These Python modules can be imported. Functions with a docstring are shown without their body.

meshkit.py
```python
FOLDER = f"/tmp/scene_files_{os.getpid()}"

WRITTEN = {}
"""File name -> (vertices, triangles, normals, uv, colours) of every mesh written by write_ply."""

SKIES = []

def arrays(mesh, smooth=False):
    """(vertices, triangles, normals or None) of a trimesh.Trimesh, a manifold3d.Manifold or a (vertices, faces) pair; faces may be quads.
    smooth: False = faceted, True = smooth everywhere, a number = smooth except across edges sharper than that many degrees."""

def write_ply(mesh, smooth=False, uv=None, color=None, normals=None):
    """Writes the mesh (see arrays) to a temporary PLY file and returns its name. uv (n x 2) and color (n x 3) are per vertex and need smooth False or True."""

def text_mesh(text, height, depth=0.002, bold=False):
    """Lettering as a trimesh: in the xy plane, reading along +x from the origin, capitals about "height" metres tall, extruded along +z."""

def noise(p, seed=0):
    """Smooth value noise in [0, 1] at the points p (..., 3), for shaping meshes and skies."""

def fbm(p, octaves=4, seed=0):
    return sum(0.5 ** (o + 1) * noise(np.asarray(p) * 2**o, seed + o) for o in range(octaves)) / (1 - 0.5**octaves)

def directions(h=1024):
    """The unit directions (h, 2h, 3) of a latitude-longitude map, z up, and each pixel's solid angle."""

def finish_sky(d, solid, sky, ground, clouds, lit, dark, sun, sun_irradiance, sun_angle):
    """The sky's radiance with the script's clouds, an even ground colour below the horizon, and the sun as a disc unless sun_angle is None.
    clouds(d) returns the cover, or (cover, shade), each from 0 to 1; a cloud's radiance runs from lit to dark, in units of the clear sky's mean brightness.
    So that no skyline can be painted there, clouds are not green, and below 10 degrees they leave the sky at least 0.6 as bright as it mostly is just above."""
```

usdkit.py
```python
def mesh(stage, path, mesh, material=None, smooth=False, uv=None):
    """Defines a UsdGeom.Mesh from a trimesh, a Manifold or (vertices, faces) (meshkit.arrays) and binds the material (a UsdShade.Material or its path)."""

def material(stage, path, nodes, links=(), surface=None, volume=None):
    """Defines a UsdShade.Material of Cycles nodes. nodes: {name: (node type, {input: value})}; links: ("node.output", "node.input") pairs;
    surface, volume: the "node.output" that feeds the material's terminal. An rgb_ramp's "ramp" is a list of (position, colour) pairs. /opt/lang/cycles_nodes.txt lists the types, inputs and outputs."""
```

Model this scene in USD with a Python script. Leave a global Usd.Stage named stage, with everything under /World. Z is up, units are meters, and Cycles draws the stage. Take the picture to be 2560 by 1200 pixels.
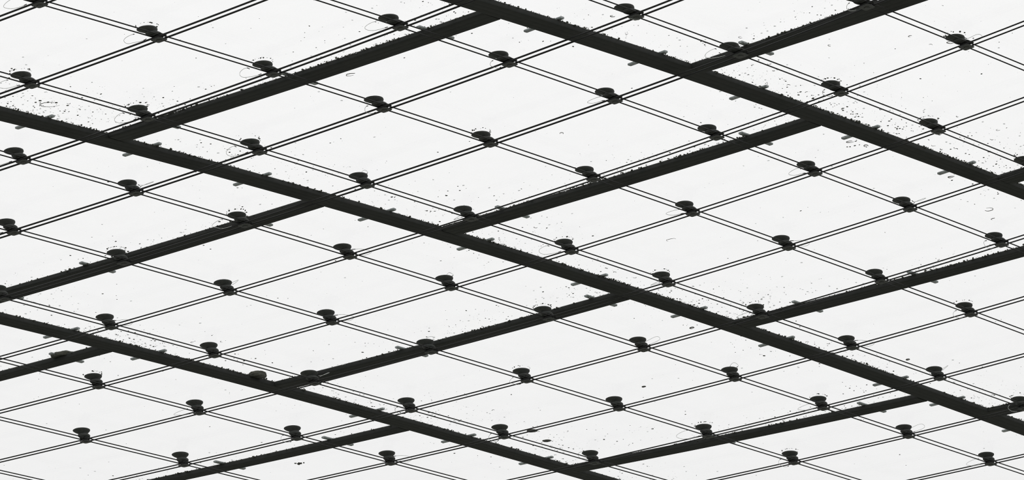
import math
import numpy as np
import trimesh
import usdkit
import meshkit
from pxr import Usd, UsdGeom, UsdLux, UsdShade, Gf, Sdf

stage = Usd.Stage.CreateInMemory()
UsdGeom.SetStageUpAxis(stage, UsdGeom.Tokens.z)
UsdGeom.SetStageMetersPerUnit(stage, 1.0)
stage.SetDefaultPrim(UsdGeom.Xform.Define(stage, '/World').GetPrim())
UsdGeom.Scope.Define(stage, '/World/Looks')

# ------------------------------------------------------------------ camera, sky, exposure
FPX = 12000.0                                   # focal length in picture pixels (2560 wide): a long telephoto
PITCH = 19.0
cam = UsdGeom.Camera.Define(stage, '/World/camera')
cam.CreateHorizontalApertureAttr(36.0)
cam.CreateVerticalApertureAttr(36.0 * 1200 / 2560)
cam.CreateFocalLengthAttr(36.0 * FPX / 2560)
cam.CreateClippingRangeAttr(Gf.Vec2f(0.1, 2000))
cam.AddTranslateOp().Set(Gf.Vec3d(0, 0, 1.6))
cam.AddRotateXOp().Set(90.0 + PITCH)
cam.CreateExposureAttr(0.0)

# overcast sky: even white cloud, a little brighter towards the zenith
usdkit.material(stage, '/World/Looks/overcast', {
    'tc': ('texture_coordinate', {}),
    'xyz': ('separate_xyz', {}),
    'up': ('math', {'math_type': 'maximum', 'value2': 0.0}),
    'lum': ('math', {'math_type': 'multiply_add', 'value2': 0.53, 'value3': 0.79}),
    'nz': ('noise_texture', {'scale': 2.2, 'detail': 3.0}),
    'cl': ('math', {'math_type': 'multiply_add', 'value2': 0.02, 'value3': 0.99}),
    'fin': ('math', {'math_type': 'multiply'}),
    'bg': ('background_shader', {'color': (1.0, 1.0, 1.0)}),
}, [('tc.generated', 'xyz.vector'), ('xyz.z', 'up.value1'), ('up.value', 'lum.value1'), ('tc.generated', 'nz.vector'),
    ('nz.fac', 'cl.value1'), ('lum.value', 'fin.value1'), ('cl.value', 'fin.value2'), ('fin.value', 'bg.strength')], surface='bg.background')
dome = UsdLux.DomeLight.Define(stage, '/World/sky')
dome.CreateIntensityAttr(1.0)
UsdShade.MaterialBindingAPI.Apply(dome.GetPrim()).Bind(UsdShade.Material.Get(stage, '/World/Looks/overcast'))

# ------------------------------------------------------------------ materials
def mat(name, nodes, links, surface='p.BSDF'):
    return usdkit.material(stage, '/World/Looks/' + name, nodes, links, surface=surface)

def mottled(name, c1, c2, rough, scale, metallic=0.0, spec=0.25):
    return mat(name, {'g': ('geometry', {}), 'n': ('noise_texture', {'scale': scale, 'detail': 3.0}),
                      'r': ('rgb_ramp', {'ramp': [(0.3, c1), (0.7, c2)]}),
                      'p': ('principled_bsdf', {'roughness': rough, 'metallic': metallic, 'specular_ior_level': spec})},
               [('g.position', 'n.vector'), ('n.fac', 'r.fac'), ('r.color', 'p.base_color')])

M = {
    'rubber': mottled('rubber', (0.0095, 0.0112, 0.0096), (0.0145, 0.0150, 0.0136), 0.8, 30),
    'pad': mottled('pad_rubber', (0.024, 0.028, 0.0255), (0.038, 0.038, 0.036), 0.75, 60),
    'iron': mottled('cast_iron', (0.028, 0.031, 0.029), (0.045, 0.045, 0.043), 0.65, 80),
    'cable': mottled('dark_cable', (0.0085, 0.0090, 0.0092), (0.0125, 0.0125, 0.0122), 0.7, 120, 0.0, 0.2),
    'wire': mottled('steel_wire', (0.34, 0.35, 0.34), (0.46, 0.47, 0.46), 0.5, 90),
    'crimp': mottled('crimp', (0.02, 0.02, 0.02), (0.03, 0.03, 0.03), 0.6, 90),
    'alu': mottled('grey_bar', (0.09, 0.10, 0.10), (0.17, 0.19, 0.19), 0.45, 40, 0.0),
    'moss': mottled('moss', (0.012, 0.014, 0.010), (0.030, 0.030, 0.022), 0.95, 90),
    'dirt': mottled('dirt', (0.020, 0.021, 0.018), (0.050, 0.050, 0.044), 0.95, 60),
    'ground': mottled('ground', (0.17, 0.18, 0.15), (0.26, 0.26, 0.23), 0.9, 0.8),
}
# dried drops: thin scale that lets part of the light through
M['drop'] = mat('dried_drop', {'t': ('translucent_bsdf', {'color': (0.75, 0.76, 0.76)}), 'd': ('diffuse_bsdf', {'color': (0.3, 0.3, 0.3)}),
                               'm': ('mix_closure', {'fac': 0.35})}, [('t.BSDF', 'm.closure1'), ('d.BSDF', 'm.closure2')], surface='m.closure')
# weathered clear acrylic: lets the sky through, slight gloss, faint mottling of dried rain
M['acrylic'] = mat('clear_acrylic', {
    'g': ('geometry', {}), 'n': ('noise_texture', {'scale': 7.0, 'detail': 5.0, 'roughness': 0.6}),
    'r': ('rgb_ramp', {'ramp': [(0.30, (0.982, 0.982, 0.981)), (0.7, (0.99, 0.99, 0.99))]}),
    'n2': ('noise_texture', {'scale': 150.0, 'detail': 2.0}),
    'r2': ('rgb_ramp', {'ramp': [(0.0, (1, 1, 1)), (0.66, (1, 1, 1)), (0.78, (0.94, 0.94, 0.94)), (1.0, (0.93, 0.93, 0.93))]}),
    'mu': ('mix_color', {'blend_type': 'multiply', 'fac': 1.0}),
    't': ('transparent_bsdf', {}), 'gl': ('glossy_bsdf', {'color': (0.9, 0.9, 0.9), 'roughness': 0.03}),
    'm': ('mix_closure', {'fac': 0.03})},
    [('g.position', 'n.vector'), ('n.fac', 'r.fac'), ('g.position', 'n2.vector'), ('n2.fac', 'r2.fac'), ('r.color', 'mu.a'), ('r2.color', 'mu.b'),
     ('mu.result', 't.color'), ('t.BSDF', 'm.closure1'), ('gl.BSDF', 'm.closure2')], surface='m.closure')

# ------------------------------------------------------------------ scene helpers
_used = {}
def _path(parent, name):
    base = (parent.GetPath().pathString if parent else '/World') + '/' + name
    n = _used.get(base, 0)
    _used[base] = n + 1
    return base if n == 0 else '%s_%03d' % (base, n)

def tag(prim, **kw):
    for k, v in kw.items():
        if v:
            prim.SetCustomDataByKey(k, v)
    return prim

def thing(name, loc, **kw):
    x = UsdGeom.Xform.Define(stage, _path(None, name))
    x.AddTranslateOp().Set(Gf.Vec3d(*map(float, loc)))
    return tag(x.GetPrim(), **kw)

def part(name, mesh, material, parent=None, smooth=35, **kw):
    m = usdkit.mesh(stage, _path(parent, name), mesh, M[material], smooth=smooth)
    return tag(m.GetPrim(), **kw)

ORD = ['first', 'second', 'third', 'fourth', 'fifth', 'sixth', 'seventh', 'eighth', 'ninth', 'tenth', 'eleventh', 'twelfth', 'thirteenth', 'fourteenth']

# ------------------------------------------------------------------ the net as a surface: lattice (i, r) -> world, 0.75 m mesh
CO = np.array([[-0.24896, 22.33528, 9.22477], [2.94126, 3.40682, 0.16033], [0.10322, -0.0747, -0.1306], [-0.03036, 0.01756, 0.03609], [-2.9882, 2.25129, -0.19643], [0.00236, 0.00149, 0.02771], [-0.01088, 0.00366, 0.0477], [-0.18761, -0.23061, -0.04493], [-0.00771, -0.00485, 0.04041], [0.0456, 0.0303, 0.01713]])
PW = [(m, n) for m in range(4) for n in range(4 - m)]

def surf(i, r):
    a = (np.asarray(i, float) - 1.5) / 5
    b = (np.asarray(r, float) - 5.5) / 6
    return np.stack([a ** m * b ** n for m, n in PW], -1) @ CO

def frame(i, r):
    """point, unit normal (up), tangent along falling cables (r), tangent along rising cables (i), and the level x tangent"""
    e = 1e-3
    i, r = np.asarray(i, float), np.asarray(r, float)
    du, dv = surf(i + e, r) - surf(i - e, r), surf(i, r + e) - surf(i, r - e)
    n = np.cross(du, dv)
    n /= np.linalg.norm(n, axis=-1, keepdims=True)
    n = n * np.sign(n[..., 2:3])
    return surf(i, r), n, dv / np.linalg.norm(dv, axis=-1, keepdims=True), du / np.linalg.norm(du, axis=-1, keepdims=True)

def hp(i, r):                                   # height of the pads above the net
    return 0.04141 + 0.00226 * i + 0.00015 * r - 0.00003 * i * r

def lean(i, r):                                 # sideways lean of the posts: the panels sit a little off the net
    return -0.04995 + 0.00234 * i + 0.00182 * r

def roof(i, r, off=0.0):
    """a point at the height OFF above the pad rims"""
    i, r = np.asarray(i, float), np.asarray(r, float)
    p, n, _, _ = frame(i, r)
    return p + n * (hp(i, r) + off)[..., None]

def pixel(p):
    c, s = math.cos(math.radians(PITCH)), math.sin(math.radians(PITCH))
    x, y, z = p[..., 0], p[..., 1], p[..., 2] - 1.6
    d = y * c + z * s
    return np.stack([1280 + FPX * x / d, 600 - FPX * (-y * s + z * c) / d], -1)

PANE_LO, PANE_HI, STRIP_LO, STRIP_HI = 0.0085, 0.0135, -0.004, 0.022

def grid_solid(lo, hi):
    """closed solid between two point grids (a, b, 3)"""
    a, b = lo.shape[:2]
    v = np.vstack([lo.reshape(-1, 3), hi.reshape(-1, 3)])
    k = np.arange(a * b).reshape(a, b)
    q = []
    for x in range(a - 1):
        for y in range(b - 1):
            c = [k[x, y], k[x + 1, y], k[x + 1, y + 1], k[x, y + 1]]
            q += [c[::-1], [t + a * b for t in c]]
    rim = list(k[:, 0]) + list(k[-1, 1:]) + list(k[-2::-1, -1]) + list(k[0, -2:0:-1])
    for s, t in zip(rim, rim[1:] + rim[:1]):
        q.append([s, t, t + a * b, s + a * b])
    m = trimesh.Trimesh(v, np.vstack([[(c[0], c[1], c[2]), (c[0], c[2], c[3])] for c in q]), process=False)
    m.fix_normals()
    return m

def tube(pts, rad, sides=6, closed_ends=True):
    pts = np.asarray(pts, float)
    t = np.gradient(pts, axis=0)
    t /= np.linalg.norm(t, axis=1, keepdims=True)
    ref = np.array([0, 0, 1.0]) if abs(t[0, 2]) < 0.9 else np.array([1.0, 0, 0])
    u = np.cross(t, ref)
    u /= np.linalg.norm(u, axis=1, keepdims=True)
    w = np.cross(t, u)
    an = np.arange(sides) / sides * 2 * np.pi
    rad = np.broadcast_to(rad, len(pts))
    v = (pts[:, None] + rad[:, None, None] * (np.cos(an)[None, :, None] * u[:, None] + np.sin(an)[None, :, None] * w[:, None])).reshape(-1, 3)
    f = []
    n = len(pts)
    for a in range(n - 1):
        for s in range(sides):
            s2 = (s + 1) % sides
            p0, p1, p2, p3 = a * sides + s, a * sides + s2, (a + 1) * sides + s2, (a + 1) * sides + s
            f += [(p0, p1, p2), (p0, p2, p3)]
    for s in range(1, sides - 1):
        f += [(0, s + 1, s), ((n - 1) * sides, (n - 1) * sides + s, (n - 1) * sides + s + 1)]
    m = trimesh.Trimesh(v, f, process=False)
    m.fix_normals()
    return m

ICO0 = trimesh.creation.icosphere(subdivisions=0)
ICO1 = trimesh.creation.icosphere(subdivisions=1)

def lumps(rng, centres, sizes, axes, flat=1.0, base=ICO0):
    """many irregular small lumps as one mesh; axes = (tx, ty, n) per centre"""
    vs, fs, o = [], [], 0
    nb = len(base.vertices)
    for c, s, (tx, ty, n) in zip(centres, sizes, axes):
        q = base.vertices * (1 + 0.35 * (rng.random((nb, 1)) - 0.5)) * (s * (0.7 + 0.6 * rng.random()), s * (0.7 + 0.6 * rng.random()), s * flat * (0.7 + 0.6 * rng.random()))
        vs.append(c + q[:, :1] * tx + q[:, 1:2] * ty + q[:, 2:] * n)
        fs.append(base.faces + o)
        o += nb
    return trimesh.Trimesh(np.vstack(vs), np.vstack(fs), process=False)

# ------------------------------------------------------------------ ground far below
g = trimesh.creation.box((160, 160, 0.3))
g.apply_translation((0, 20, -0.15))
part('ground', g, 'ground', smooth=False, kind='structure', label='pale gravel ground below the roof, out of the picture')

# ------------------------------------------------------------------ strips (rubber joints): edges as curves in the lattice
LONG = {   # lower edge, upper edge: i as polynomial of r; range of r; where the bars cross it
    'A': ((0.00200, -0.05122, -1.24166), (0.00424, -0.06973, -1.35361), (0.2, 9.6), (2.87, 3.80, 4.75, 5.86, 6.84)),
    'B': ((0.00404, -0.06946, 1.79173), (0.00355, -0.06502, 1.64264), (-0.4, 13.9), (1.74, 2.64, 3.60, 4.72, 5.65, 6.79, 7.83, 8.78, 10.08, 10.75, 11.66)),
    'C': ((0.00449, -0.07500, 4.82147), (0.00480, -0.08000, 4.70500), (2.5, 12.9), (5.13, 5.95, 8.12, 9.12, 9.99)),
}
SHORT = {  # lower edge, upper edge: r as line of i; from strip, to strip; bars
    'A4': ((-0.0916, 4.0459), (-0.0599, 3.9664), None, 'A', (-1.98,)),
    'A7': ((-0.0916, 7.1170), (-0.0599, 7.0250), None, 'A', ()),
    'AB2': ((-0.0492, 2.4427), (-0.0479, 2.2890), 'A', 'B', (1.2, 0.15, -0.9)),
    'AB5': ((-0.0499, 5.4129), (-0.0524, 5.2665), 'A', 'B', (0.93, -0.98)),
    'AB8': ((-0.0653, 8.3948), (-0.0790, 8.2624), 'A', 'B', (0.84, -0.07)),
    'AB11': ((-0.06, 11.3080), (-0.06, 11.1520), 'A', 'B', (0.6,)),
    'BC4': ((-0.0088, 4.2745), (-0.0166, 4.1432), 'B', 'C', (4.16, 3.40, 2.10)),
    'BC7': ((-0.0130, 7.2480), (-0.0180, 7.1200), 'B', 'C', (3.3, 1.72)),
    'BC10': ((-0.0675, 10.6610), (-0.0722, 10.5465), 'B', 'C', (3.2, 1.96)),
    'C5': ((-0.0102, 5.6700), (-0.0050, 5.5250), 'C', None, (4.92,)),
    'C8': ((-0.0144, 8.6707), (-0.0025, 8.4910), 'C', None, (6.07, 5.11)),
}
def mid_long(k, r):
    return (np.polyval(LONG[k][0], r) + np.polyval(LONG[k][1], r)) / 2

def mid_short(k, i):
    return (np.polyval(SHORT[k][0], i) + np.polyval(SHORT[k][1], i)) / 2

STRIP_LABEL = {
    'A': 'uppermost long black rubber strip, falling from top centre to the right edge',
    'B': 'middle long black rubber strip crossing the whole picture from left edge to right',
    'C': 'lowest long black rubber strip, falling from left edge to bottom centre',
    'A4': 'short black strip at top right rising from uppermost long strip to the frame top',
    'A7': 'stub of short black strip at right edge joining the uppermost long strip',
    'AB2': 'upper left short black strip rising to the uppermost long strip near top centre',
    'AB5': 'central short black strip rising between uppermost and middle long strips',
    'AB8': 'short black strip rising from middle long strip to the right edge',
    'AB11': 'small black strip stub at lower right edge above the middle long strip',
    'BC4': 'short black strip rising from left edge to the middle long strip',
    'BC7': 'bottom centre short black strip rising between lowest and middle long strips',
    'BC10': 'lower right short black strip rising from bottom centre to middle long strip',
    'C5': 'short black strip at lower left corner meeting the lowest long strip from below',
    'C8': 'short black strip at bottom left rising from the frame bottom to lowest long strip',
}
# cross-section of a strip from its lower edge (0) to its upper edge (1), with shallow grooves underneath
SEC = [(0.00, 0.25), (0.03, 0.04), (0.08, 0.0), (0.30, 0.0), (0.33, 0.035), (0.37, 0.035), (0.40, 0.0), (0.60, 0.0), (0.63, 0.035), (0.67, 0.035), (0.70, 0.0),
       (0.92, 0.0), (0.97, 0.04), (1.00, 0.25), (1.00, 0.85), (0.96, 1.0), (0.04, 1.0), (0.00, 0.85)]

def strip_mesh(lo_ir, hi_ir):
    """lo_ir, hi_ir: (n, 2) lattice points of both edges"""
    rings = []
    for s, t in SEC:
        q = lo_ir * (1 - s) + hi_ir * s
        rings.append(roof(q[:, 0], q[:, 1], STRIP_LO + (STRIP_HI - STRIP_LO) * t))
    v = np.stack(rings, 1)                      # (n, k, 3)
    n, k = v.shape[:2]
    f = []
    for a in range(n - 1):
        for s in range(k):
            s2 = (s + 1) % k
            p = (a * k + s, a * k + s2, (a + 1) * k + s2, (a + 1) * k + s)
            f += [(p[0], p[1], p[2]), (p[0], p[2], p[3])]
    cap = [(0, s, s + 1) for s in range(1, k - 1)]
    for c in cap:
        f += [tuple(c), tuple((n - 1) * k + t for t in c[::-1])]
    m = trimesh.Trimesh(v.reshape(-1, 3), f, process=False)
    m.fix_normals()
    return m

def box_between(a, b, half_w, half_t, n):
    """a bevelled flat bar from a to b"""
    d = b - a
    L = np.linalg.norm(d)
    d = d / L
    w = np.cross(n, d)
    w /= np.linalg.norm(w)
    n = np.cross(d, w)
    e = 0.18
    sec = [(-1, -1 + e * 2), (-1 + e, -1), (1 - e, -1), (1, -1 + e * 2), (1, 1 - e * 2), (1 - e, 1), (-1 + e, 1), (-1, 1 - e * 2)]
    rows = []
    for t, sc in ((0, 0.85), (0.02, 1), (0.98, 1), (1, 0.85)):
        rows.append([a + d * L * t + w * half_w * sc * x + n * half_t * y for x, y in sec])
    v = np.array(rows)
    k = len(sec)
    f = []
    for s in range(3):
        for t in range(k):
            t2 = (t + 1) % k
            p = (s * k + t, s * k + t2, (s + 1) * k + t2, (s + 1) * k + t)
            f += [(p[0], p[1], p[2]), (p[0], p[2], p[3])]
    for t in range(1, k - 1):
        f += [(0, t + 1, t), (3 * k, 3 * k + t, 3 * k + t + 1)]
    m = trimesh.Trimesh(v.reshape(-1, 3), f, process=False)
    m.fix_normals()
    return m

def moss_along(rng, edge_fn, ts, outward, per_m=190):
    """edge_fn(t) -> lattice (n,2); lumps sit in the corner between the pane and the strip's side; outward: lattice step away from the strip"""
    length = (ts[1] - ts[0]) * 0.75
    n = int(length * per_m)
    t = rng.uniform(ts[0], ts[1], n)
    dens = meshkit.fbm(np.stack([t * 2.3, np.full(n, outward[0] * 7.0 + ts[0]), np.full(n, outward[1] * 5.0)], -1), 3, seed=5)
    t = t[rng.random(n) < np.clip((dens - 0.28) * 2.6, 0.12, 1)]
    q = edge_fn(t) + np.array(outward) * rng.uniform(-0.008, 0.009, len(t))[:, None]
    p, nn, tf, ti = frame(q[:, 0], q[:, 1])
    size = 0.0018 + 0.0042 * rng.random(len(t)) ** 3
    c = roof(q[:, 0], q[:, 1], 0.0) + nn * (0.0150 + 0.0085 * rng.random(len(t)))[:, None]
    return lumps(rng, c, size, list(zip(tf, ti, nn)), 0.8)

def place(root_at, mesh):
    m = mesh.copy()
    m.apply_translation(-np.asarray(root_at))
    return m

def build_strip(key, rng):
    if key in LONG:
        lo, hi, (t0, t1), bars = LONG[key]
        t = np.linspace(t0, t1, int((t1 - t0) * 4))
        L, H = np.stack([np.polyval(lo, t), t], 1), np.stack([np.polyval(hi, t), t], 1)
        up_fn = lambda s: np.stack([np.polyval(hi, s), s], 1)
        lo_fn = lambda s: np.stack([np.polyval(lo, s), s], 1)
        out = (-1.0, 0.0)
        barline = lambda s: (np.array([mid_long(key, s) - 0.10, s]), np.array([mid_long(key, s) + 0.195, s]))
    else:
        lo, hi, frm, to, bars = SHORT[key]
        c = np.polyval(lo, 0)
        t0 = float(np.polyval(LONG[frm][0], c)) + 0.0005 if frm else -4.0
        t1 = float(np.polyval(LONG[to][1], c)) - 0.0005 if to else 7.95
        t = np.linspace(t0, t1, 14)
        L, H = np.stack([t, np.polyval(lo, t)], 1), np.stack([t, np.polyval(hi, t)], 1)
        up_fn = lambda s: np.stack([s, np.polyval(hi, s)], 1)
        lo_fn = lambda s: np.stack([s, np.polyval(lo, s)], 1)
        out = (0.0, -1.0)
        barline = lambda s: (np.array([s, mid_short(key, s) - 0.12]), np.array([s, mid_short(key, s) + 0.195]))
        t0, t1 = t0 + 0.03, t1 - 0.03
    at = roof(L[len(L) // 2][0], L[len(L) // 2][1])
    root = thing('rubber_joint_strip', at, label=STRIP_LABEL[key], category='rubber strip', group='black rubber joints between the roof panels')
    part('strip_body', place(at, strip_mesh(L, H)), 'rubber', root, smooth=30)
    for s in bars:
        a, b = barline(s + rng.uniform(-0.01, 0.01))
        pa, pb = roof(a[0], a[1], 0.0265), roof(b[0], b[1], 0.0265)
        n = frame(a[0], a[1])[1]
        part('clamp_bar', place(at, box_between(pa, pb, 0.0125, 0.0045, n)), 'alu', root, smooth=30, label='grey metal clamp bar whose ends stick out')
    part('moss_edge', place(at, trimesh.util.concatenate([moss_along(rng, up_fn, (t0, t1), out), moss_along(rng, lo_fn, (t0, t1), (-out[0], -out[1]), 110)])),
         'moss', root, smooth=False, kind='stuff', label='rough dark moss grown along the strip edge')
    return root

srng = np.random.default_rng(11)
for key in list(LONG) + list(SHORT):
    build_strip(key, srng)

# ------------------------------------------------------------------ clear panels
def short_or_const(k):
    return (lambda i: mid_short(k, i)) if isinstance(k, str) else (lambda i: np.full(np.shape(i), float(k)))

def long_or_const(k):
    return (lambda r: mid_long(k, r)) if isinstance(k, str) else (lambda r: np.full(np.shape(r), float(k)))

CLUSTERS = [(1.70, 8.75, 9), (1.72, 10.02, 13), (-1.36, 5.95, 7), (1.70, 6.80, 6), (-1.70, 5.12, 22), (-1.72, 5.45, 20), (-1.76, 5.95, 16), (-1.74, 6.95, 14), (-1.80, 7.05, 9), (1.35, 1.5, 16),
            (4.2, 5.6, 12), (4.15, 6.45, 10), (1.2, 4.9, 9), (1.15, 8.35, 8), (1.28, 7.6, 12), (4.1, 9.75, 8), (1.25, 2.9, 8)]     # dirt washed together: place and count

PANELS = [  # upper side, lower side, left side, right side, label, specks, rings
    (-4.4, 'A', 1.1, 'A4', 'clear acrylic panel at top centre right, left of the top right short strip', 260, 3),
    (-4.4, 'A', 'A4', 'A7', 'clear acrylic panel filling the top right corner below its short strip', 470, 26),
    (-4.4, 'A', 'A7', 10.2, 'sliver of clear panel at right edge above the uppermost long strip stub', 120, 5),
    ('A', 'B', -0.6, 'AB2', 'clear acrylic panel in the top left corner of the picture', 520, 8),
    ('A', 'B', 'AB2', 'AB5', 'clear acrylic panel at upper centre between the first two short strips', 420, 6),
    ('A', 'B', 'AB5', 'AB8', 'clear acrylic panel right of centre, below the central short strip', 420, 9),
    ('A', 'B', 'AB8', 'AB11', 'clear acrylic panel at right edge below the short strip rising there', 330, 4),
    ('A', 'B', 'AB11', 14.0, 'tiny visible corner of clear panel at lower right edge above middle long strip', 60, 1),
    ('B', 'C', 1.2, 'BC4', 'clear acrylic panel at left edge above the strip rising from left edge', 260, 3),
    ('B', 'C', 'BC4', 'BC7', 'clear acrylic panel left of centre, above the bottom centre short strip', 460, 5),
    ('B', 'C', 'BC7', 'BC10', 'clear acrylic panel at bottom centre right, above the lower right short strip', 460, 5),
    ('B', 'C', 'BC10', 13.6, 'clear acrylic panel in the bottom right corner of the picture', 420, 3),
    ('C', 7.95, 2.6, 'C5', 'small triangle of clear panel at left edge under the lowest long strip', 80, 1),
    ('C', 7.95, 'C5', 'C8', 'clear acrylic panel in the bottom left corner of the picture', 300, 3),
    ('C', 7.95, 'C8', 11.6, 'clear acrylic panel at bottom edge right of the bottom left short strip', 220, 3),
]

def arc(rng, centre, tx, ty, n, rad, tube_r, a0, a1):
    an = np.linspace(a0, a1, 14)
    wob = 1 + 0.18 * np.sin(an * 2 + rng.uniform(0, 6)) + 0.06 * rng.standard_normal(14)
    pts = centre + (rad * wob * np.cos(an))[:, None] * tx + (rad * wob * 0.85 * np.sin(an))[:, None] * ty
    rr = tube_r * (0.35 + 0.65 * np.abs(np.sin(np.linspace(0.25, 2.9, 14) + 0.3 * rng.standard_normal())))
    m = tube(pts, rr, 5)
    return m

prng = np.random.default_rng(23)
for up, low, left, right, label, nspeck, nring in PANELS:
    fu, fl, fa, fb = long_or_const(up), long_or_const(low), short_or_const(left), short_or_const(right)
    def bil(s, t, inset=0.035):                  # s: 0 upper .. 1 lower (i); t: 0 left .. 1 right (r)
        s, t = np.asarray(s, float), np.asarray(t, float)
        i = np.full(s.shape, 0.0)
        r = np.full(s.shape, 5.0)
        r = np.where(t < 0.5, 5, 5) * 1.0
        i = (fu(r) + fl(r)) / 2
        for _ in range(6):
            r0, r1 = fa(i) + inset, fb(i) - inset
            r = r0 + (r1 - r0) * t
            i0, i1 = fu(r) + inset, fl(r) - inset
            i = i0 + (i1 - i0) * s
        return i, r
    S, T = np.meshgrid(np.linspace(0, 1, 9), np.linspace(0, 1, 9), indexing='ij')
    i, r = bil(S, T)
    at = roof(i[4, 4], r[4, 4])
    root = thing('roof_panel', at, label=label, category='clear panel', group='clear acrylic roof panels')
    part('pane', place(at, grid_solid(roof(i, r, PANE_LO), roof(i, r, PANE_HI))), 'acrylic', root, smooth=30)
    # dirt: lies thickest against the strips at the lower and right sides
    n = int(nspeck * 3.6)
    e = prng.random(n)
    s = np.where(e < 0.50, 1 - np.abs(prng.normal(0, 0.10, n)), prng.random(n))
    t = np.where((e >= 0.50) & (e < 0.82), 1 - np.abs(prng.normal(0, 0.07, n)), prng.random(n))
    few = (e > 0.83) & (e < 0.92)
    s = np.where(few, np.abs(prng.normal(0, 0.05, n)), s)
    cl = meshkit.fbm(np.stack([s * 5 + len(label), t * 5, np.full(n, nspeck * 0.013)], -1), 3, seed=3)
    keep = (s > 0.02) & (s < 0.985) & (t > 0.02) & (t < 0.985) & (prng.random(n) < np.clip((cl - 0.33) * 3.2, 0.02, 1))
    s, t = s[keep], t[keep]
    i, r = bil(s, t)
    p, nn, tf, ti = frame(i, r)
    c = roof(i, r, PANE_HI + 0.0004)
    dark = prng.random(len(s)) < 0.45
    size = 0.0014 + 0.0040 * prng.random(len(s)) ** 3
    ax = list(zip(tf, ti, nn))
    meshes = [lumps(prng, c[dark], size[dark], [a for a, d in zip(ax, dark) if d], 0.35)]
    for ci, cr, cn in CLUSTERS:
        if fu(np.array(cr)) < ci < fl(np.array(cr)) and fa(np.array(ci)) < cr < fb(np.array(ci)):
            gi, gr = ci + prng.normal(0, 0.045, cn), cr + prng.normal(0, 0.10, cn)
            _, gn, gf, gt = frame(gi, gr)
            meshes.append(lumps(prng, roof(gi, gr, PANE_HI + 0.0005), 0.0024 + 0.004 * prng.random(cn) ** 1.5, list(zip(gf, gt, gn)), 0.35))
    for k in range(nring):
        s1 = 1 - abs(prng.normal(0, 0.09)) - 0.02 if prng.random() < 0.75 else prng.uniform(0.1, 0.9)
        t1 = prng.uniform(0.05, 0.95)
        i1, r1 = bil(np.array([s1]), np.array([t1]))
        _, n1, f1, g1 = frame(i1, r1)
        a0 = prng.uniform(0, 6)
        meshes.append(arc(prng, roof(i1, r1, PANE_HI + 0.0008)[0], f1[0], g1[0], n1[0], prng.uniform(0.005, 0.011), prng.uniform(0.0009, 0.0017), a0, a0 + prng.uniform(2.2, 5.6)))
    part('dirt_specks', place(at, trimesh.util.concatenate(meshes)), 'dirt', root, smooth=False, kind='stuff', label='dark specks of dirt lying on the panel')
    light = ~dark
    part('dried_drops', place(at, lumps(prng, c[light], size[light] * 1.15, [a for a, d in zip(ax, light) if d], 0.3)), 'drop', root, smooth=False, kind='stuff', label='pale grey dried rain spots')

# ------------------------------------------------------------------ cables: twin strands in both directions
II, RR = np.meshgrid(np.arange(-4, 9), np.arange(-1, 15), indexing='ij')
PX = pixel(surf(II, RR))
FALL = range(-3, 8)          # falling pairs, counted from the top right
RISE = range(0, 13)          # rising pairs, counted from the top left
HALF = 0.0205 / 0.75
LAYER = 0.0036

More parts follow.
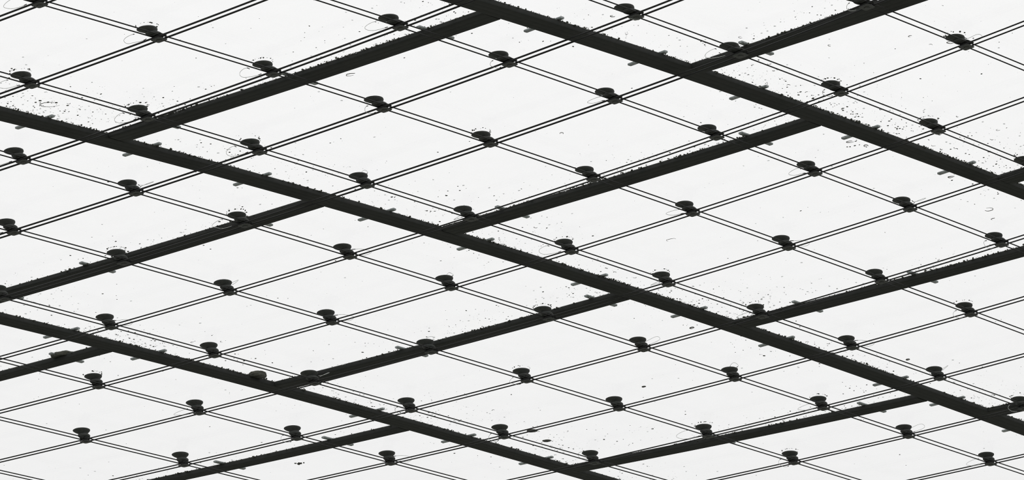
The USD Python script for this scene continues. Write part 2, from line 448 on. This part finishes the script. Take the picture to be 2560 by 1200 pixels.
def extent(direction, k):
    t = np.arange(-1.2, 14.01, 0.1) if direction == 'fall' else np.arange(-4.6, 8.31, 0.1)
    p = pixel(surf(np.full(t.shape, float(k)), t)) if direction == 'fall' else pixel(surf(t, np.full(t.shape, float(k))))
    ok = (p[:, 0] > -460) & (p[:, 0] < 3020) & (p[:, 1] > -300) & (p[:, 1] < 1500)
    return t[ok].min(), t[ok].max()

for a, k in enumerate(FALL):
    t0, t1 = extent('fall', k)
    t = np.linspace(t0, t1, max(6, int((t1 - t0) * 4)))
    for side, word in ((-1, 'upper'), (1, 'lower')):
        kk = np.full(t.shape, k + side * HALF)
        p, n, _, _ = frame(kk, t)
        pts = p + n * LAYER
        part('steel_cable', tube(pts, 0.0029, 7), 'cable', smooth=60, category='cable', group='falling twin cables',
                    label='%s strand of the %s falling cable pair counted from the top right corner' % (word, ORD[a]))
for a, k in enumerate(RISE):
    t0, t1 = extent('rise', k)
    t = np.linspace(t0, t1, max(6, int((t1 - t0) * 4)))
    for side, word in ((-1, 'upper'), (1, 'lower')):
        kk = np.full(t.shape, k + side * HALF)
        p, n, _, _ = frame(t, kk)
        pts = p - n * LAYER
        part('steel_cable', tube(pts, 0.0042 if k <= 4 else 0.0033, 7), 'cable', smooth=60, category='cable', group='rising twin cables',
                    label='%s strand of the %s rising cable pair counted from the top left corner' % (word, ORD[a]))

# ------------------------------------------------------------------ clamp posts at the crossings
LOOPS = {(-3, 4): 'l', (-3, 5): 'R+', (-2, 3): 'B', (-2, 4): 'L', (-2, 5): 'l', (-2, 6): 'B', (-1, 2): 'L', (-1, 3): 'l', (-1, 4): 'L-', (-1, 6): 'L-', (-1, 7): 'S', (-1, 8): 'l',
         (0, 0): 'L', (0, 1): 'L', (0, 2): 'L', (0, 3): 'l', (0, 6): 'L-', (0, 7): 'R', (0, 9): 'l', (1, 1): 'L', (1, 2): 'L', (1, 3): 'L', (1, 4): 'T', (1, 5): 'V', (1, 6): 'L', (1, 7): 'V',
         (1, 8): 'L-', (1, 9): 'R', (1, 10): 'S+', (1, 11): 'l', (2, 2): 'L', (2, 3): 'S', (2, 4): 'L', (2, 5): 'R', (2, 6): 'T', (2, 8): 'R+', (2, 9): 'T', (2, 10): 'L-', (2, 11): 'R+', (2, 12): 'L-',
         (3, 3): 'L', (3, 4): 'T', (3, 5): 'S+', (3, 6): 'R', (3, 7): 'T', (3, 8): 'l', (3, 10): 'L', (3, 11): 'l', (3, 12): 'L', (4, 5): 'R', (4, 7): 'S', (4, 8): 'l', (4, 9): 'l', (4, 10): 'T2',
         (5, 5): 'R', (5, 7): 'L-', (5, 8): 'l', (5, 9): 'R', (5, 10): 'S', (6, 9): 'R'}
LOOP_PTS = {  # sideways and up, in picture pixels about the crossing; pad = relative to the pad's rim
    'L': [(-57, 13, 0), (-78, 8, 1), (-84, 0, 1), (-78, -5, 1), (-63, -7, 1), (-45, -5, 1), (-28, -1, 0)],
    'L-': [(-36, 8, 0), (-58, 3, 1), (-68, -3, 1), (-58, -6, 1), (-42, -5, 1), (-24, -2, 0)],
    'l': [(-38, 7, 0), (-45, 2, 1), (-46, -4, 1), (-40, -9, 1), (-30, -12, 1), (-20, -10, 0)],
    'R': [(5, 14, 0), (28, 14, 1), (46, 10, 1), (53, 5, 1), (48, 0, 1), (36, -1, 1), (18, 0, 0)],
    'R+': [(-2, 18, 0), (22, 24, 1), (38, 24, 1), (40, 20, 1), (32, 14, 1), (20, 9, 1), (10, 6, 0)],
    'S': [(6, 18, 0), (24, 17, 1), (44, 24, 1), (24, 18, 1), (10, 10, 0)],
    'S+': [(4, 22, 0), (16, 26, 1), (23, 29, 1), (17, 24, 1), (8, 18, 0)],
    'T': [(-16, 27, 0), (-12, 33, 1), (-5, 36, 1), (1, 34, 1), (3, 30, 1), (0, 26, 0)],
    'T2': [(-28, 24, 0), (-36, 26, 1), (-44, 20, 1), (-42, 12, 1), (-34, 8, 1), (-20, 6, 0)],
    'V': [(-24, 10, 0), (-38, 0, 1), (-44, -4, 1), (-34, -2, 1), (-22, 1, 0)],
    'B': [(-18, -2, 0), (-14, -8, 1), (-6, -12, 1), (4, -12, 1), (10, -9, 0)],
}
LOOP_WORD = {'L': 'wire loop at left', 'L-': 'slim wire loop at left', 'l': 'small wire loop at left', 'R': 'wire loop at right', 'R+': 'raised wire loop at right', 'S': 'wire spike at right', 'S+': 'short wire spike at right',
             'T': 'tiny wire loop on top', 'T2': 'wire loop round its left', 'V': 'bent wire at left', 'B': 'faint wire loop below'}
MOSSY = {(-3, 4), (-3, 5), (-2, 5), (-2, 6), (0, 0), (0, 1), (1, 1), (1, 2), (1, 6), (1, 7), (1, 8), (1, 11), (2, 4), (2, 10), (3, 4), (3, 8), (3, 11), (0, 2), (0, 4), (1, 3), (0, 9), (5, 6), (-2, 7), (3, 10), (2, 7), (3, 12)}

def lathe(profile, off, sides=26):
    """profile: (radius, height share 0..1 (may pass 1 or below 0), extra height); rings drift along OFF = (lean vector, up vector)"""
    leanv, upv, tx, ty, n = off
    an = np.arange(sides) / sides * 2 * np.pi
    v = []
    for rad, share, extra in profile:
        c = leanv * share + upv * share + n * extra
        v.append(c + rad * (np.cos(an)[:, None] * tx + np.sin(an)[:, None] * ty))
    v = np.array(v)
    k = len(profile)
    f = []
    for a in range(k - 1):
        for s in range(sides):
            s2 = (s + 1) % sides
            p = (a * sides + s, a * sides + s2, (a + 1) * sides + s2, (a + 1) * sides + s)
            f += [(p[0], p[1], p[2]), (p[0], p[2], p[3])]
    for s in range(1, sides - 1):
        f += [(0, s + 1, s), ((k - 1) * sides, (k - 1) * sides + s, (k - 1) * sides + s + 1)]
    m = trimesh.Trimesh(v.reshape(-1, 3), f, process=False)
    m.fix_normals()
    return m

def plate(tx, ty, n, half, z0, z1, corner=0.30, bevel=0.0018):
    """square clamp plate with rounded corners, sides along the cables"""
    pts = []
    for cx, cy, a0 in ((1, 1, 0), (-1, 1, 90), (-1, -1, 180), (1, -1, 270)):
        for a in (0, 30, 60, 90):
            an = math.radians(a0 + a)
            pts.append((cx * (1 - corner) + corner * math.cos(an), cy * (1 - corner) + corner * math.sin(an)))
    pts = np.array(pts)
    rows = []
    for z, h in ((z0, half - bevel), (z0 + bevel, half), (z1 - bevel, half), (z1, half - bevel)):
        rows.append(pts[:, :1] * h * tx + pts[:, 1:] * h * ty + n * z)
    v = np.array(rows)
    k = len(pts)
    f = []
    for a in range(3):
        for s in range(k):
            s2 = (s + 1) % k
            p = (a * k + s, a * k + s2, (a + 1) * k + s2, (a + 1) * k + s)
            f += [(p[0], p[1], p[2]), (p[0], p[2], p[3])]
    for s in range(1, k - 1):
        f += [(0, s + 1, s), (3 * k, 3 * k + s, 3 * k + s + 1)]
    m = trimesh.Trimesh(v.reshape(-1, 3), f, process=False)
    m.fix_normals()
    return m

def spline(pts, n=36):
    from scipy.interpolate import CubicSpline
    pts = np.asarray(pts, float)
    d = np.concatenate([[0], np.cumsum(np.linalg.norm(np.diff(pts, axis=0), axis=1))])
    return CubicSpline(d, pts)(np.linspace(0, d[-1], n))

nrng = np.random.default_rng(5)
seen = {}
for i in FALL:
    row = []
    for r in range(-1, 14):
        q = pixel(surf(i, r))
        if -8 < q[0] < 2600 and -8 < q[1] < 1214:
            row.append(r)
    for c, r in enumerate(row):
        seen[(i, r)] = c
for (i, r), c in seen.items():
    P, N, TF, TI = frame(i, r)
    X = np.array([1.0, 0, 0]) - N * N[0]
    X /= np.linalg.norm(X)
    Y = np.cross(N, X)
    h, s = hp(i, r), lean(i, r)
    loop = LOOPS.get((i, r), '')
    label = '%s post along %s falling cable pair from top right, %s' % (ORD[c], ORD[i + 3], LOOP_WORD.get(loop, 'no wire loop'))
    root = thing('clamp_post', P, label=label, category='cable clamp', group='black clamp posts at the cable crossings')
    # clamp plates under and over the crossing, with a bolt head below
    TIp = TI - N * (TI @ N)
    far = (h - 0.031) / 0.023
    ch, kp = 0.0300 - 0.0050 * far, 0.93 + 0.12 * far
    part('clamp_plate', plate(TF, TIp, N, ch, -0.0132, -0.0084), 'iron', root, smooth=30)
    part('clamp_plate', plate(TF, TIp, N, ch, 0.0069, 0.0108), 'iron', root, smooth=30)
    part('clamp_core', plate(TF, TIp, N, 0.0145, -0.0085, 0.0069), 'iron', root, smooth=30)
    part('bolt_head', lathe([(0.011, 0, -0.0158), (0.0130, 0, -0.0150), (0.0130, 0, -0.0127)], (X * 0, N * 0, X, Y, N), 6), 'iron', root, smooth=20)
    off = (X * s, N * h, X, Y, N)
    k = (h / 0.042)
    part('collar', lathe([(0.0275, 0.25, 0.0), (0.0300, 0.30, 0), (0.0325, 0.37, 0), (0.0335, 0.43, 0), (0.0325, 0.50, 0), (0.0285, 0.57, 0), (0.0240, 0.62, 0)], off), 'pad', root, smooth=40)
    part('pad', lathe([(0.0235, 0.58, 0), (0.0265, 0.66, 0), (0.0320, 0.75, 0), (0.0385 * kp, 0.85, 0), (0.0432 * kp, 0.94, 0), (0.0450 * kp, 1.0, 0), (0.0445 * kp, 1.0, 0.0020), (0.0405 * kp, 1.0, 0.0044), (0.0260 * kp, 1.0, 0.0082)], off, 32), 'pad', root, smooth=40)
    if loop:
        px = np.linalg.norm(P - np.array([0, 0, 1.6])) / FPX          # metres per picture pixel at this distance
        pts = LOOP_PTS[loop]
        w = []
        bow = nrng.uniform(-0.012, 0.012)
        shift = (s / px + 22.0) * 0.5 if loop[0] in 'LlT' else 0.0
        for j, (u, v, free) in enumerate(pts):
            u = u + shift + nrng.uniform(-2, 2) * free
            v = v + nrng.uniform(-1, 1) * free
            w.append(X * u * px + N * (v * px / 0.945) + Y * bow * math.sin(math.pi * j / (len(pts) - 1)))
        line = spline(w)
        wl = part('wire_loop', tube(line, 0.0010, 6), 'wire', root, smooth=60, label='thin grey safety wire loop')
        part('crimp', tube(line[:4], 0.0017, 6), 'crimp', wl, smooth=60)
        part('crimp', tube(line[-4:], 0.0017, 6), 'crimp', wl, smooth=60)
    if (i, r) in MOSSY:
        nm = 26
        an = nrng.uniform(0, 2 * np.pi, nm)
        rad = nrng.normal(0.046 * kp, 0.0035, nm)
        cc = X * s + N * (h + 0.0142) + (np.cos(an) * rad)[:, None] * X + (np.sin(an) * rad)[:, None] * Y
        part('moss', lumps(nrng, cc, 0.0016 + 0.0035 * nrng.random(nm) ** 2, [(X, Y, N)] * nm, 0.6), 'moss', root, smooth=False, kind='stuff', label='dark moss bits round the pad rim')

# ------------------------------------------------------------------ bits lying on the panels
drng = np.random.default_rng(77)
def on_pane(i, r):
    p, n, f, t = frame(i, r)
    X = np.array([1.0, 0, 0]) - n * n[0]
    X /= np.linalg.norm(X)
    return roof(i, r, PANE_HI), n, X, np.cross(n, X)

def blob(i, r, a, b, hgt, label, name='dark_leaf', cat='leaf', material='dirt', stem=True):
    p, n, X, Y = on_pane(i, r)
    base = trimesh.creation.icosphere(subdivisions=2)
    v = base.vertices * (1 + 0.22 * (meshkit.noise(base.vertices * 2.2, seed=int(abs(i * 100))) - 0.5)[:, None])
    w = X * a * v[:, :1] + Y * b * v[:, 1:2] + n * (hgt * (v[:, 2:] + 0.9))
    root = thing(name, p, label=label, category=cat)
    part('blade' if cat == 'leaf' else 'body', trimesh.Trimesh(w, base.faces, process=False), material, root, smooth=True)
    if cat == 'leaf':
        part('stem', tube(spline([X * a * 0.8 + n * hgt, X * a * 1.15 + Y * b * 0.3 + n * hgt, X * a * 1.4 + Y * b * 0.7 + n * hgt * 0.8], 8), 0.0012, 5), material, root, smooth=60)

blob(3.976, 9.279, 0.030, 0.030, 0.0030, 'larger dark fallen leaf on the bottom centre panel, beside a cable crossing')
blob(4.074, 9.565, 0.025, 0.024, 0.0030, 'smaller dark fallen leaf just below right of the larger one, bottom centre')

def debris(i, r, n_l, spread, size, label, name='dirt_clump', cat='dirt clump', lift=0.0):
    p, n, X, Y = on_pane(i, r)
    u = drng.normal(0, 1, (n_l, 2))
    c = u[:, :1] * spread * X + u[:, 1:] * spread * 0.9 * Y + n * (0.002 + lift * np.exp(-(u ** 2).sum(1) / 2) * drng.random(n_l))[:, None]
    part(name, lumps(drng, c + p, size * (0.6 + 0.8 * drng.random(n_l)), [(X, Y, n)] * n_l, 0.55, ICO1), 'moss', smooth=40, label=label, category=cat)

debris(5.684, 8.841, 14, 0.010, 0.006, 'small dark dirt clump alone on the panel at bottom left of centre')

def cushion(i, r, a, b, hgt, label):
    p, n, X, Y = on_pane(i, r)
    base = trimesh.creation.icosphere(subdivisions=3)
    v = base.vertices * (1 + 0.55 * (meshkit.fbm(base.vertices * 2.6 + i, 3, seed=4) - 0.5)[:, None])
    v[:, 2] = np.maximum(v[:, 2], -0.25)
    w = p + X * a * v[:, :1] + Y * b * v[:, 1:2] + n * (hgt * (v[:, 2:] + 0.25))
    part('moss_cushion', trimesh.Trimesh(w, base.faces, process=False), 'moss', smooth=True, label=label, category='moss')

cushion(4.875, 5.520, 0.060, 0.034, 0.024, 'bulging dark moss cushion on the short strip at lower left edge')
cushion(4.365, 6.85, 0.050, 0.036, 0.028, 'bulging moss cushion on lowest long strip beside the bottom centre strip junction')

def ring(i, r, rad, label, gap=(0.4, 5.2), thick=0.0016):
    p, n, X, Y = on_pane(i, r)
    m = arc(drng, p + n * 0.001, X, Y, n, rad, thick, *gap)
    part('water_ring', m, 'dirt', smooth=60, label=label, category='water stain', group='dark ring stains on the panels')

ring(-0.125, 2.56, 0.020, 'broken dark ring stain just below the upper left short strip', (0.8, 5.6))
ring(-1.214, 7.58, 0.023, 'upper of two broken ring stains near the right edge', (-2.2, 2.4))
ring(-1.136, 7.763, 0.021, 'lower of two broken ring stains near the right edge', (2.4, 4.3))
ring(0.572, 6.50, 0.022, 'thin broken ring stain alone on the panel right of centre', (2.2, 5.8), 0.0011)
ring(-1.371, 5.897, 0.014, 'small ring stain under a clamp bar of the uppermost long strip', (0, 5.5))
ring(-1.395, 6.033, 0.012, 'small dark ring stain right of the ringed clamp bar, below uppermost strip', (1, 6.4), 0.002)
ring(-2.851, 5.034, 0.014, 'small round ring stain beside the clamp post at top right', (0, 6.1))
ring(-1.414, 6.904, 0.011, 'tiny dark ring stain beneath the uppermost long strip near right edge', (0, 6), 0.002)
ring(1.055, 9.712, 0.009, 'tiny dark spot stain above the middle long strip at right', (0, 6.2), 0.003)
ring(2.727, 8.931, 0.009, 'tiny dark oval stain alone on the bottom centre right panel', (0, 6.2), 0.003)
ring(1.646, 8.075, 0.011, 'dark spot stain under the middle strip, right of bottom centre junction', (0, 6.2), 0.003)
ring(1.352, 1.539, 0.040, 'large broken ring stain at left edge above the middle long strip', (0.5, 5.4), 0.0013)
